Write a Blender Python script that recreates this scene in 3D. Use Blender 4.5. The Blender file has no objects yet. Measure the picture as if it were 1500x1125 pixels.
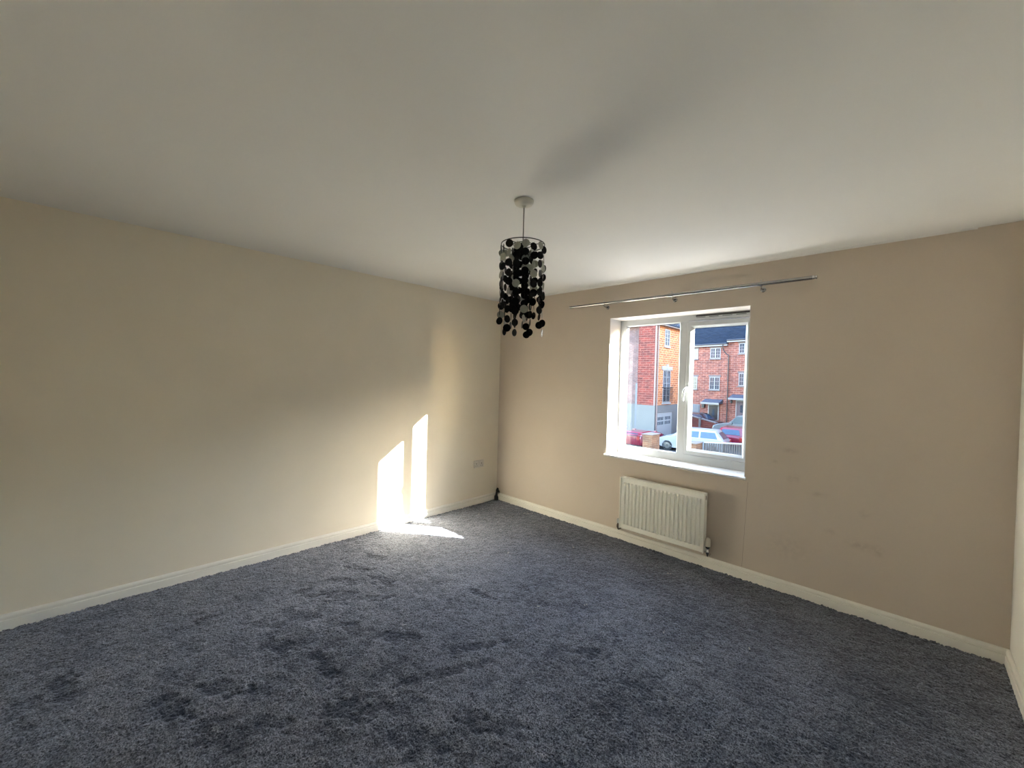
import bpy, bmesh, math, random
import numpy as np
from mathutils import Matrix, Vector

random.seed(7)
rng = np.random.default_rng(7)
scene = bpy.context.scene
C = scene.collection

# ------------------------------------------------------------------ camera
cam = bpy.data.cameras.new('camera')
cam.sensor_width = 36.0
cam.lens = 14.4157
cam.clip_start = 0.02
cam.clip_end = 500
camo = bpy.data.objects.new('camera', cam)
C.objects.link(camo)
r = Vector((0.71664641, 0.69691871, 0.02687458))
u = Vector((-0.0291377, -0.0085817, 0.99953857))
f = Vector((-0.69682776, 0.71709878, -0.01415656))
M = Matrix.Identity(4)
for i in range(3):
    M[i][0] = r[i]; M[i][1] = u[i]; M[i][2] = -f[i]
M[0][3], M[1][3], M[2][3] = 3.59431, -3.47722, 1.48260
camo.matrix_world = M
scene.camera = camo

# ------------------------------------------------------------------ light
SUN_E = 16.3
SKY = 0.42
sun_dir = Vector((-1.0, -0.685, -0.505)).normalized()
sl = bpy.data.lights.new('sun', 'SUN')
sl.energy = SUN_E
sl.angle = math.radians(0.53)
sl.color = (1.0, 0.965, 0.90)
so = bpy.data.objects.new('sun', sl)
C.objects.link(so)
so.rotation_euler = sun_dir.to_track_quat('-Z', 'Y').to_euler()
so.location = (20, 14, 12)

world = bpy.data.worlds.new('world')
scene.world = world
world.use_nodes = True
wn = world.node_tree.nodes
wl = world.node_tree.links
wn.clear()
wo = wn.new('ShaderNodeOutputWorld')
bg = wn.new('ShaderNodeBackground')
sky = wn.new('ShaderNodeTexSky')
sky.sky_type = 'NISHITA'
sky.sun_disc = False
sky.sun_elevation = math.radians(22.5)
sky.sun_rotation = math.atan2(-sun_dir.x, -sun_dir.y)
sky.air_density = 1.0
sky.dust_density = 1.0
bg.inputs['Strength'].default_value = SKY
wl.new(sky.outputs[0], bg.inputs['Color'])
wl.new(bg.outputs[0], wo.inputs['Surface'])

vs = scene.view_settings
vs.view_transform = 'Standard'
vs.look = 'None'
vs.gamma = 1.0
vs.use_curve_mapping = False
vs.exposure = 3.3
cy = scene.cycles
cy.max_bounces = 12
cy.diffuse_bounces = 9
cy.glossy_bounces = 5
cy.transparent_max_bounces = 16
cy.sample_clamp_indirect = 12.0
cy.use_denoising = True
cy.caustics_reflective = False
cy.caustics_refractive = False

W, D, H = 4.02, 3.95, 2.4          # room width, depth, height
WX0, WX1, WZ0, WZ1 = 1.511, 2.707, 0.78, 2.08   # window reveal
G = -2.8                           # street level (the room is upstairs)

# sky portal in the window opening (only guides sampling of the real sky)
pl = bpy.data.lights.new('window_portal', 'AREA')
pl.shape = 'RECTANGLE'
pl.size = 1.2
pl.size_y = 1.3
pl.cycles.is_portal = True
po = bpy.data.objects.new('window_portal', pl)
C.objects.link(po)
po.location = ((WX0 + WX1) / 2, 0.34, (WZ0 + WZ1) / 2)
po.rotation_euler = (-math.pi / 2, 0, 0)

# ------------------------------------------------------------------ materials
MATS = {}


def nodes_of(m):
    m.use_nodes = True
    return m.node_tree.nodes, m.node_tree.links


def new_mat(name):
    m = bpy.data.materials.new(name)
    n, l = nodes_of(m)
    n.clear()
    o = n.new('ShaderNodeOutputMaterial')
    b = n.new('ShaderNodeBsdfPrincipled')
    l.new(b.outputs[0], o.inputs['Surface'])
    MATS[name] = m
    return m, n, l, b


def coords(n, l, scale=(1, 1, 1)):
    tc = n.new('ShaderNodeTexCoord')
    mp = n.new('ShaderNodeMapping')
    mp.inputs['Scale'].default_value = scale
    l.new(tc.outputs['Object'], mp.inputs['Vector'])
    return mp.outputs[0]


def plain(name, col, rough=0.5, metal=0.0, vary=0.06, scale=8.0, bump=0.0, bscale=200.0, coat=0.0, spec=0.5, stretch=(1, 1, 1)):
    """principled colour with a gentle noise variation and optional fine relief"""
    m, n, l, b = new_mat(name)
    v = coords(n, l, stretch)
    no = n.new('ShaderNodeTexNoise')
    no.inputs['Scale'].default_value = scale
    no.inputs['Detail'].default_value = 4
    l.new(v, no.inputs['Vector'])
    rp = n.new('ShaderNodeValToRGB')
    rp.color_ramp.elements[0].position = 0.3
    rp.color_ramp.elements[1].position = 0.7
    rp.color_ramp.elements[0].color = (*[c * (1 - vary) for c in col], 1)
    rp.color_ramp.elements[1].color = (*[min(1, c * (1 + vary)) for c in col], 1)
    l.new(no.outputs['Fac'], rp.inputs[0])
    l.new(rp.outputs[0], b.inputs['Base Color'])
    b.inputs['Roughness'].default_value = rough
    b.inputs['Metallic'].default_value = metal
    b.inputs['Coat Weight'].default_value = coat
    b.inputs['Specular IOR Level'].default_value = spec
    if bump > 0:
        nb = n.new('ShaderNodeTexNoise')
        nb.inputs['Scale'].default_value = bscale
        nb.inputs['Detail'].default_value = 2
        l.new(v, nb.inputs['Vector'])
        bp = n.new('ShaderNodeBump')
        bp.inputs['Strength'].default_value = bump
        bp.inputs['Distance'].default_value = 0.002
        l.new(nb.outputs['Fac'], bp.inputs['Height'])
        l.new(bp.outputs[0], b.inputs['Normal'])
    return m


plain('cream_paint', (0.79, 0.725, 0.60), 0.75, vary=0.025, scale=2.5, bump=0.12, bscale=160, spec=0.3)
plain('right_paint', (0.78, 0.76, 0.69), 0.75, vary=0.02, scale=2.5, bump=0.12, bscale=160, spec=0.3)
plain('ceiling_paint', (0.76, 0.755, 0.745), 0.85, vary=0.015, scale=1.5, bump=0.08, bscale=120, spec=0.2)
plain('skirting_gloss', (0.80, 0.78, 0.71), 0.32, vary=0.03, scale=6)
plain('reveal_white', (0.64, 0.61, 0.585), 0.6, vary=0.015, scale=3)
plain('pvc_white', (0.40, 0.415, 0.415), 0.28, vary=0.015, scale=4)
plain('sill_white', (0.64, 0.65, 0.65), 0.22, vary=0.015, scale=4)
plain('gasket', (0.012, 0.012, 0.013), 0.6)
plain('vent_dark', (0.02, 0.018, 0.017), 0.7)
plain('radiator_enamel', (0.84, 0.83, 0.75), 0.35, vary=0.015, scale=5)
plain('pole_steel', (0.36, 0.355, 0.35), 0.20, metal=1.0, vary=0.04, scale=20)
plain('chrome', (0.75, 0.75, 0.74), 0.16, metal=1.0, vary=0.03, scale=30)
plain('dark_chrome', (0.32, 0.31, 0.30), 0.25, metal=1.0, vary=0.05, scale=30)
plain('copper_dark', (0.10, 0.075, 0.06), 0.5, metal=0.6, vary=0.2, scale=60)
plain('valve_plastic', (0.62, 0.56, 0.46), 0.4, vary=0.03)
plain('lamp_black', (0.0025, 0.0025, 0.003), 0.25, vary=0.1, spec=0.12)
plain('lamp_silver', (0.30, 0.30, 0.25), 0.55, vary=0.08, scale=40)
plain('lamp_wire', (0.03, 0.03, 0.03), 0.35, metal=0.7)
plain('cord_grey', (0.16, 0.15, 0.13), 0.5)
plain('rose_plastic', (0.55, 0.53, 0.47), 0.4, vary=0.02)
plain('socket_plastic', (0.66, 0.61, 0.545), 0.35, vary=0.02)
plain('black_rubber', (0.008, 0.008, 0.009), 0.45, vary=0.2, scale=80)
plain('lint_white', (0.5, 0.48, 0.44), 0.9)
plain('door_paint', (0.72, 0.70, 0.66), 0.4, vary=0.02)
# outdoors
plain('asphalt', (0.075, 0.075, 0.08), 0.9, vary=0.25, scale=1.5)
plain('render_white', (0.11, 0.105, 0.10), 0.8, vary=0.05, scale=1.2)
plain('ext_white', (0.24, 0.235, 0.23), 0.5, vary=0.04, scale=2)
plain('stone_trim', (0.14, 0.115, 0.11), 0.8, vary=0.08, scale=3)
plain('ext_glass', (0.04, 0.05, 0.065), 0.12, vary=0.2, scale=1.5)
plain('gutter_dark', (0.035, 0.03, 0.032), 0.4)
plain('pipe_pale', (0.16, 0.105, 0.095), 0.5)
plain('door_dark', (0.018, 0.012, 0.014), 0.35, vary=0.1)
plain('door_mauve', (0.105, 0.075, 0.082), 0.4, vary=0.05)
plain('garage_blue', (0.10, 0.10, 0.115), 0.5, vary=0.05)
plain('canopy_slate', (0.055, 0.065, 0.09), 0.6, vary=0.1)
plain('iron_black', (0.012, 0.012, 0.014), 0.4)
plain('car_white', (0.22, 0.22, 0.22), 0.3, vary=0.02, coat=0.4)
plain('car_van_white', (0.16, 0.16, 0.16), 0.3, vary=0.02, coat=0.4)
plain('car_navy', (0.010, 0.012, 0.020), 0.22, vary=0.1, coat=0.6)
plain('car_red', (0.15, 0.006, 0.02), 0.25, vary=0.1, coat=0.5)
plain('car_glass', (0.03, 0.05, 0.08), 0.08, vary=0.2)
plain('car_glass_pale', (0.10, 0.12, 0.125), 0.12, vary=0.2)
plain('tyre', (0.008, 0.008, 0.008), 0.8)
plain('hub_grey', (0.12, 0.12, 0.12), 0.3, metal=0.6)
plain('tail_red', (0.25, 0.01, 0.01), 0.3)
plain('timber_grey', (0.05, 0.04, 0.036), 0.8, vary=0.25, scale=14, stretch=(6, 6, 0.6))
plain('coping', (0.13, 0.10, 0.085), 0.8, vary=0.15)


def brick_mat(name, a, b2, mortar, axis='x', sc=1.0):
    m, n, l, b = new_mat(name)
    tc = n.new('ShaderNodeTexCoord')
    sx = n.new('ShaderNodeSeparateXYZ')
    l.new(tc.outputs['Object'], sx.inputs[0])
    ad = n.new('ShaderNodeMath')
    ad.operation = 'ADD'
    l.new(sx.outputs['X'], ad.inputs[0])
    l.new(sx.outputs['Y'], ad.inputs[1])
    cx = n.new('ShaderNodeCombineXYZ')
    l.new(ad.outputs[0], cx.inputs['X'])
    l.new(sx.outputs['Z'], cx.inputs['Y'])
    br = n.new('ShaderNodeTexBrick')
    br.inputs['Color1'].default_value = (*a, 1)
    br.inputs['Color2'].default_value = (*b2, 1)
    br.inputs['Mortar'].default_value = (*mortar, 1)
    br.inputs['Scale'].default_value = 1.0
    br.inputs['Mortar Size'].default_value = 0.009 * sc
    br.inputs['Brick Width'].default_value = 0.225 * sc
    br.inputs['Row Height'].default_value = 0.075 * sc
    br.inputs['Bias'].default_value = 0.0
    l.new(cx.outputs[0], br.inputs['Vector'])
    no = n.new('ShaderNodeTexNoise')
    no.inputs['Scale'].default_value = 2.6
    no.inputs['Detail'].default_value = 5
    l.new(tc.outputs['Object'], no.inputs['Vector'])
    mx = n.new('ShaderNodeMix')
    mx.data_type = 'RGBA'
    mx.blend_type = 'MULTIPLY'
    mx.inputs[0].default_value = 0.75
    rp = n.new('ShaderNodeValToRGB')
    rp.color_ramp.elements[0].position = 0.35
    rp.color_ramp.elements[1].position = 0.65
    rp.color_ramp.elements[0].color = (0.62, 0.62, 0.66, 1)
    rp.color_ramp.elements[1].color = (1.25, 1.2, 1.15, 1)
    l.new(no.outputs['Fac'], rp.inputs[0])
    l.new(br.outputs['Color'], mx.inputs[6])
    l.new(rp.outputs[0], mx.inputs[7])
    l.new(mx.outputs[2], b.inputs['Base Color'])
    b.inputs['Roughness'].default_value = 0.85
    bp = n.new('ShaderNodeBump')
    bp.inputs['Strength'].default_value = 0.5
    bp.inputs['Distance'].default_value = 0.01
    l.new(br.outputs['Fac'], bp.inputs['Height'])
    bp.invert = True
    l.new(bp.outputs[0], b.inputs['Normal'])
    return m


brick_mat('brick_sun_tinted', (0.38, 0.115, 0.032), (0.22, 0.06, 0.018), (0.44, 0.24, 0.13), sc=2.2)  # corner house side brick, warm sunlight put into its colour
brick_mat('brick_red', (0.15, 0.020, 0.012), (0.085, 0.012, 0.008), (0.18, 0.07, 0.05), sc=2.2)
brick_mat('brick_pink', (0.25, 0.080, 0.050), (0.15, 0.042, 0.030), (0.32, 0.17, 0.13), sc=2.4)
brick_mat('brick_hazed', (0.15, 0.08, 0.07), (0.125, 0.066, 0.062), (0.16, 0.12, 0.11), sc=1.6)  # wing brick made paler, window reflection haze put into its colour


def roof_mat():
    m, n, l, b = new_mat('roof_slate')
    v = coords(n, l, (1, 1, 1))
    no = n.new('ShaderNodeTexNoise')
    no.inputs['Scale'].default_value = 3
    no.inputs['Detail'].default_value = 5
    l.new(v, no.inputs['Vector'])
    rp = n.new('ShaderNodeValToRGB')
    rp.color_ramp.elements[0].position = 0.3
    rp.color_ramp.elements[1].position = 0.75
    rp.color_ramp.elements[0].color = (0.009, 0.012, 0.019, 1)
    rp.color_ramp.elements[1].color = (0.021, 0.027, 0.040, 1)
    l.new(no.outputs['Fac'], rp.inputs[0])
    l.new(rp.outputs[0], b.inputs['Base Color'])
    b.inputs['Roughness'].default_value = 0.95
    b.inputs['Specular IOR Level'].default_value = 0.05


roof_mat()


def glass_mat():
    m = bpy.data.materials.new('window_glass')
    n, l = nodes_of(m)
    n.clear()
    o = n.new('ShaderNodeOutputMaterial')
    t = n.new('ShaderNodeBsdfTransparent')
    t.inputs['Color'].default_value = (0.97, 0.985, 0.98, 1)
    g = n.new('ShaderNodeBsdfGlossy')
    g.inputs['Roughness'].default_value = 0.02
    fr = n.new('ShaderNodeLayerWeight')
    fr.inputs['Blend'].default_value = 0.5
    pw = n.new('ShaderNodeMath')
    pw.operation = 'POWER'
    pw.inputs[1].default_value = 4.0
    l.new(fr.outputs['Facing'], pw.inputs[0])
    mm = n.new('ShaderNodeMath')
    mm.operation = 'MULTIPLY_ADD'
    mm.inputs[1].default_value = 0.4
    mm.inputs[2].default_value = 0.008
    mx = n.new('ShaderNodeMixShader')
    l.new(pw.outputs[0], mm.inputs[0])
    l.new(mm.outputs[0], mx.inputs[0])
    l.new(t.outputs[0], mx.inputs[1])
    l.new(g.outputs[0], mx.inputs[2])
    l.new(mx.outputs[0], o.inputs['Surface'])
    MATS['window_glass'] = m


glass_mat()


def taupe_mat():
    """window-wall paint with rubbed scuffs and one hairline plaster crack"""
    m, n, l, b = new_mat('taupe_paint')
    tc = n.new('ShaderNodeTexCoord')
    P = tc.outputs['Object']
    no = n.new('ShaderNodeTexNoise')
    no.inputs['Scale'].default_value = 2.2
    no.inputs['Detail'].default_value = 3
    l.new(P, no.inputs['Vector'])
    rp = n.new('ShaderNodeValToRGB')
    rp.color_ramp.elements[0].position = 0.3
    rp.color_ramp.elements[1].position = 0.7
    rp.color_ramp.elements[0].color = (0.565, 0.485, 0.40, 1)
    rp.color_ramp.elements[1].color = (0.585, 0.505, 0.42, 1)
    l.new(no.outputs['Fac'], rp.inputs[0])
    fine = n.new('ShaderNodeTexNoise')
    fine.inputs['Scale'].default_value = 28
    fine.inputs['Detail'].default_value = 6
    l.new(P, fine.inputs['Vector'])
    total = None
    scuffs = [((2.995, 0, 1.021), (16, 1, 34), 0.9), ((2.902, 0, .928), (40, 1, 60), 0.8), ((3.02, 0, .825), (22, 1, 20), 0.9),
              ((3.16, 0, .745), (14, 1, 40), 0.7), ((3.405, 0, .67), (30, 1, 26), 0.6), ((3.239, 0, .504), (22, 1, 30), 0.6),
              ((3.40, 0, .462), (9, 1, 26), 0.9), ((3.475, 0, .45), (24, 1, 22), 1.0), ((3.0, 0, .33), (5, 1, 8), 0.45)]
    for c, s, a in scuffs:
        sub = n.new('ShaderNodeVectorMath')
        sub.operation = 'SUBTRACT'
        sub.inputs[1].default_value = c
        l.new(P, sub.inputs[0])
        mul = n.new('ShaderNodeVectorMath')
        mul.operation = 'MULTIPLY'
        mul.inputs[1].default_value = (s[0], 0, s[2])
        l.new(sub.outputs[0], mul.inputs[0])
        ln = n.new('ShaderNodeVectorMath')
        ln.operation = 'LENGTH'
        l.new(mul.outputs[0], ln.inputs[0])
        mr = n.new('ShaderNodeMapRange')
        mr.interpolation_type = 'SMOOTHSTEP'
        mr.inputs['From Min'].default_value = 1.2
        mr.inputs['From Max'].default_value = 0.0
        mr.inputs['To Min'].default_value = 0.0
        mr.inputs['To Max'].default_value = a
        l.new(ln.outputs['Value'], mr.inputs['Value'])
        if total is None:
            total = mr.outputs[0]
        else:
            ad = n.new('ShaderNodeMath')
            ad.operation = 'MAXIMUM'
            l.new(total, ad.inputs[0])
            l.new(mr.outputs[0], ad.inputs[1])
            total = ad.outputs[0]
    fm = n.new('ShaderNodeMapRange')
    fm.inputs['From Min'].default_value = 0.35
    fm.inputs['From Max'].default_value = 0.62
    l.new(fine.outputs['Fac'], fm.inputs['Value'])
    mm = n.new('ShaderNodeMath')
    mm.operation = 'MULTIPLY'
    l.new(total, mm.inputs[0])
    l.new(fm.outputs[0], mm.inputs[1])
    mx = n.new('ShaderNodeMix')
    mx.data_type = 'RGBA'
    mx.inputs[7].default_value = (0.27, 0.21, 0.17, 1)
    sc = n.new('ShaderNodeMath')
    sc.operation = 'MULTIPLY'
    sc.inputs[1].default_value = 0.36
    l.new(mm.outputs[0], sc.inputs[0])
    l.new(sc.outputs[0], mx.inputs[0])
    l.new(rp.outputs[0], mx.inputs[6])
    l.new(mx.outputs[2], b.inputs['Base Color'])
    b.inputs['Roughness'].default_value = 0.75
    b.inputs['Specular IOR Level'].default_value = 0.3
    nb = n.new('ShaderNodeTexNoise')
    nb.inputs['Scale'].default_value = 160
    l.new(P, nb.inputs['Vector'])
    bp = n.new('ShaderNodeBump')
    bp.inputs['Strength'].default_value = 0.12
    bp.inputs['Distance'].default_value = 0.002
    l.new(nb.outputs['Fac'], bp.inputs['Height'])
    l.new(bp.outputs[0], b.inputs['Normal'])


taupe_mat()


def carpet_mat():
    m, n, l, b = new_mat('carpet_pile')
    v = coords(n, l)
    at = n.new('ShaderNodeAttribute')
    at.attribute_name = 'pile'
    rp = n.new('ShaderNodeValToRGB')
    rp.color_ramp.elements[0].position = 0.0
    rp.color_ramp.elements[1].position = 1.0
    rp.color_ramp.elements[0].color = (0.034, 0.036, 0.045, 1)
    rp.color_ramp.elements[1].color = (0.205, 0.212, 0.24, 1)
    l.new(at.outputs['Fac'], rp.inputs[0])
    no = n.new('ShaderNodeTexNoise')
    no.inputs['Scale'].default_value = 170
    no.inputs['Detail'].default_value = 3
    l.new(v, no.inputs['Vector'])
    r2 = n.new('ShaderNodeValToRGB')
    r2.color_ramp.elements[0].position = 0.36
    r2.color_ramp.elements[1].position = 0.66
    r2.color_ramp.elements[0].color = (0.15, 0.15, 0.15, 1)
    r2.color_ramp.elements[1].color = (1.95, 1.95, 1.95, 1)
    l.new(no.outputs['Fac'], r2.inputs[0])
    mx = n.new('ShaderNodeMix')
    mx.data_type = 'RGBA'
    mx.blend_type = 'MULTIPLY'
    mx.inputs[0].default_value = 1.0
    l.new(rp.outputs[0], mx.inputs[6])
    l.new(r2.outputs[0], mx.inputs[7])
    l.new(mx.outputs[2], b.inputs['Base Color'])
    b.inputs['Roughness'].default_value = 0.8
    b.inputs['Specular IOR Level'].default_value = 0.15
    b.inputs['Sheen Weight'].default_value = 0.7
    b.inputs['Sheen Roughness'].default_value = 0.4
    b.inputs['Sheen Tint'].default_value = (0.75, 0.82, 1.0, 1)
    bp = n.new('ShaderNodeBump')
    bp.inputs['Strength'].default_value = 0.6
    bp.inputs['Distance'].default_value = 0.004
    l.new(no.outputs['Fac'], bp.inputs['Height'])
    l.new(bp.outputs[0], b.inputs['Normal'])


carpet_mat()


# ------------------------------------------------------------------ mesh helpers
class MB:
    """collects shapes into one mesh"""

    def __init__(self):
        self.v, self.fc = [], []

    def add(self, vs_, fs):
        k = len(self.v)
        self.v += [tuple(p) for p in vs_]
        self.fc += [tuple(i + k for i in q) for q in fs]
        return self

    def box(self, x0, x1, y0, y1, z0, z1):
        return self.add([(x0, y0, z0), (x1, y0, z0), (x1, y1, z0), (x0, y1, z0), (x0, y0, z1), (x1, y0, z1), (x1, y1, z1), (x0, y1, z1)],
                        [(0, 3, 2, 1), (4, 5, 6, 7), (0, 1, 5, 4), (1, 2, 6, 5), (2, 3, 7, 6), (3, 0, 4, 7)])

    def rbox(self, x0, x1, y0, y1, z0, z1, b=0.004):
        """box with chamfered edges"""
        bm = bmesh.new()
        bmesh.ops.create_cube(bm, size=1)
        for w in bm.verts:
            w.co = Vector(((x0 + x1) / 2 + w.co.x * (x1 - x0), (y0 + y1) / 2 + w.co.y * (y1 - y0), (z0 + z1) / 2 + w.co.z * (z1 - z0)))
        b = min(b, 0.45 * min(x1 - x0, y1 - y0, z1 - z0))
        bmesh.ops.bevel(bm, geom=bm.edges[:], offset=b, segments=2, profile=0.7, affect='EDGES')
        bm.verts.index_update()
        self.add([w.co[:] for w in bm.verts], [[w.index for w in q.verts] for q in bm.faces])
        bm.free()
        return self

    def tube(self, pts, rad, seg=10, caps=True):
        """round tube along points; rad may be a list"""
        pts = [Vector(p) for p in pts]
        n = len(pts)
        rads = rad if isinstance(rad, (list, tuple)) else [rad] * n
        vs_, fs = [], []
        up = None
        for i, p in enumerate(pts):
            d = (pts[min(i + 1, n - 1)] - pts[max(i - 1, 0)]).normalized()
            if up is None:
                a = Vector((0, 0, 1)) if abs(d.z) < 0.9 else Vector((1, 0, 0))
                s = d.cross(a).normalized()
            else:
                s = (up - d * up.dot(d)).normalized()
            up = s
            t = d.cross(s)
            for k in range(seg):
                an = 2 * math.pi * k / seg
                vs_.append(p + (s * math.cos(an) + t * math.sin(an)) * rads[i])
        for i in range(n - 1):
            for k in range(seg):
                a, b = i * seg + k, i * seg + (k + 1) % seg
                fs.append((a, b, b + seg, a + seg))
        if caps:
            fs.append(tuple(range(seg))[::-1])
            fs.append(tuple((n - 1) * seg + k for k in range(seg)))
        return self.add(vs_, fs)

    def lathe(self, prof, c=(0, 0, 0), seg=24, axis='z'):
        vs_, fs = [], []
        for (rr, zz) in prof:
            for k in range(seg):
                an = 2 * math.pi * k / seg
                x, y = rr * math.cos(an), rr * math.sin(an)
                q = (x, y, zz) if axis == 'z' else ((x, zz, y) if axis == 'y' else (zz, x, y))
                vs_.append((c[0] + q[0], c[1] + q[1], c[2] + q[2]))
        for i in range(len(prof) - 1):
            for k in range(seg):
                a, b = i * seg + k, i * seg + (k + 1) % seg
                fs.append((a, b, b + seg, a + seg))
        fs.append(tuple(range(seg))[::-1])
        fs.append(tuple((len(prof) - 1) * seg + k for k in range(seg)))
        return self.add(vs_, fs)

    def prism(self, poly, y0, y1):
        """polygon in x,z extruded along y"""
        n = len(poly)
        vs_ = [(p[0], y0, p[1]) for p in poly] + [(p[0], y1, p[1]) for p in poly]
        fs = [tuple(range(n)), tuple(range(2 * n - 1, n - 1, -1))]
        fs += [(i + n, (i + 1) % n + n, (i + 1) % n, i) for i in range(n)]
        return self.add(vs_, fs)

    def loft(self, rings, closed=True):
        n = len(rings[0])
        vs_ = [p for q in rings for p in q]
        fs = []
        for i in range(len(rings) - 1):
            for k in range(n if closed else n - 1):
                a, b = i * n + k, i * n + (k + 1) % n
                fs.append((a, b, b + n, a + n))
        if closed:
            fs.append(tuple(range(n))[::-1])
            fs.append(tuple((len(rings) - 1) * n + k for k in range(n)))
        return self.add(vs_, fs)

    def mesh(self, name, m, smooth=None):
        me = bpy.data.meshes.new(name)
        me.from_pydata(self.v, [], self.fc)
        bm = bmesh.new()
        bm.from_mesh(me)
        bmesh.ops.recalc_face_normals(bm, faces=bm.faces[:])
        bm.to_mesh(me)
        bm.free()
        me.materials.append(MATS[m])
        if smooth:
            me.polygons.foreach_set('use_smooth', [True] * len(me.polygons))
            me.set_sharp_from_angle(angle=math.radians(smooth))
        return me


def link(name, me, parent=None, loc=(0, 0, 0), rot=(0, 0, 0)):
    o = bpy.data.objects.new(name, me)
    C.objects.link(o)
    o.location = loc
    o.rotation_euler = rot
    if parent is not None:
        o.parent = parent
    return o


def part(name, mb, m, parent, smooth=None, label=None):
    o = link(name, mb.mesh(name, m, smooth), parent)
    if label:
        o['label'] = label
    return o


def struct(name, mb, m, label, cat, smooth=None):
    o = link(name, mb.mesh(name, m, smooth))
    o['kind'] = 'structure'
    o['label'] = label
    o['category'] = cat
    return o


def thing(name, label, cat, loc=(0, 0, 0), rotz=0.0, group=None, kind=None):
    o = link(name, None, None, loc, (0, 0, rotz))
    o.empty_display_size = 0.1
    o['label'] = label
    o['category'] = cat
    if group:
        o['group'] = group
    if kind:
        o['kind'] = kind
    return o


# ------------------------------------------------------------------ room shell
struct('wall_left', MB().box(-0.12, 0, -D - 0.12, 0.37, -0.12, H + 0.12), 'cream_paint', 'cream painted wall left of the window corner, lit by a sun patch', 'wall')
struct('wall_right', MB().box(W, W + 0.12, -D - 0.12, 0.37, -0.12, H + 0.12), 'right_paint', 'off-white wall sliver at the right edge of the photo', 'wall')
struct('wall_back', MB().box(-0.12, W + 0.12, -D - 0.12, -D, -0.12, H + 0.12), 'right_paint', 'cream painted wall facing the window, behind the viewer', 'wall')
hx0, hx1, hz0, hz1 = WX0 - 0.003, WX1 + 0.003, WZ0 - 0.024, WZ1 + 0.003
ww = MB()
xs = [0, hx0, hx1, W]
zs = [-0.12, hz0, hz1, H + 0.12]
for i in range(3):
    for j in range(3):
        if not (i == 1 and j == 1):
            ww.box(xs[i], xs[i + 1], 0, 0.305, zs[j], zs[j + 1])
wm = ww
bm = bmesh.new()
me_ = bpy.data.meshes.new('wall_window')
me_.from_pydata(wm.v, [], wm.fc)
bm.from_mesh(me_)
bmesh.ops.remove_doubles(bm, verts=bm.verts[:], dist=1e-5)
# drop the doubled inner faces between neighbouring blocks
seen = {}
for q in bm.faces:
    seen.setdefault(tuple(sorted(w.index for w in q.verts)), []).append(q)
kill = [q for g in seen.values() if len(g) > 1 for q in g]
bmesh.ops.delete(bm, geom=kill, context='FACES_ONLY')
bmesh.ops.recalc_face_normals(bm, faces=bm.faces[:])
bm.to_mesh(me_)
bm.free()
me_.materials.append(MATS['taupe_paint'])
wall_window = link('wall_window', me_)
wall_window['kind'] = 'structure'
wall_window['label'] = 'taupe painted wall holding the window and the radiator, scuffed at right'
wall_window['category'] = 'wall'
# hairline crack running down from the sill end
ck = MB()
zz = np.linspace(0.745, 0.095, 14)
for a, b in zip(zz[:-1], zz[1:]):
    xa = 2.733 - 0.022 * (0.745 - a) / 0.65 + 0.0012 * math.sin(a * 60)
    xb = 2.733 - 0.022 * (0.745 - b) / 0.65 + 0.0012 * math.sin(b * 60)
    ck.add([(xa - .0009, -.0006, a), (xa + .0009, -.0006, a), (xb + .0009, -.0006, b), (xb - .0009, -.0006, b),
            (xa - .0009, .001, a), (xa + .0009, .001, a), (xb + .0009, .001, b), (xb - .0009, .001, b)],
           [(0, 1, 2, 3), (7, 6, 5, 4), (0, 4, 5, 1), (2, 6, 7, 3), (1, 5, 6, 2), (3, 7, 4, 0)])
plain('crack_shade', (0.30, 0.24, 0.20), 0.9)
part('plaster_crack', ck, 'crack_shade', wall_window, label='fine vertical plaster crack below the sill end')

struct('ceiling', MB().box(0, W, -D, 0, H, H + 0.12), 'ceiling_paint', 'plain white ceiling with the pendant lamp hanging from it', 'ceiling')
struct('floor', MB().box(0, W, -D, 0, -0.12, -0.006), 'timber_grey', 'floor deck lying under the dark carpet', 'floor')
# raised filler edge on the ceiling beside the window wall
tp = MB()
n_ = 60
rings = []
for i in range(n_ + 1):
    x = 0.02 + (W - 0.2) * i / n_
    wv = 0.046 + 0.004 * math.sin(x * 2.1) + 0.002 * math.sin(x * 9)
    if x > 2.9:
        wv *= max(0.12, 1 - (x - 2.9) / 0.9)
    rings.append([(x, 0, H + .001), (x, -wv, H + .001), (x, -wv + 0.004, H - 0.0035), (x, -wv * .55, H - 0.0045), (x, 0, H - 0.007)])
tp.loft(rings)
o = struct('trim_1', tp, 'ceiling_paint', 'raised white filler line along the ceiling above the curtain pole', 'trim', smooth=30)

# skirting boards: profile swept along each wall
SK = [(0.0, 0.0), (0.018, 0.0), (0.018, 0.058), (0.0165, 0.0600), (0.0085, 0.0610), (0.0085, 0.0670), (0.0150, 0.0695), (0.0165, 0.075), (0.015, 0.083), (0.011, 0.089), (0.006, 0.092), (0.0, 0.092)]


def skirting(name, A, B, nrm, label, ext=0.018):
    A, B, nv = Vector(A), Vector(B), Vector(nrm)
    d = (B - A).normalized()
    rings = []
    for end, s in ((A, 1), (B, -1)):
        rings.append([end + nv * a + d * s * a + Vector((0, 0, z)) for a, z in SK])
    mb = MB().loft(rings)
    struct(name, mb, 'skirting_gloss', label, 'skirting board', smooth=35)


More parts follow.
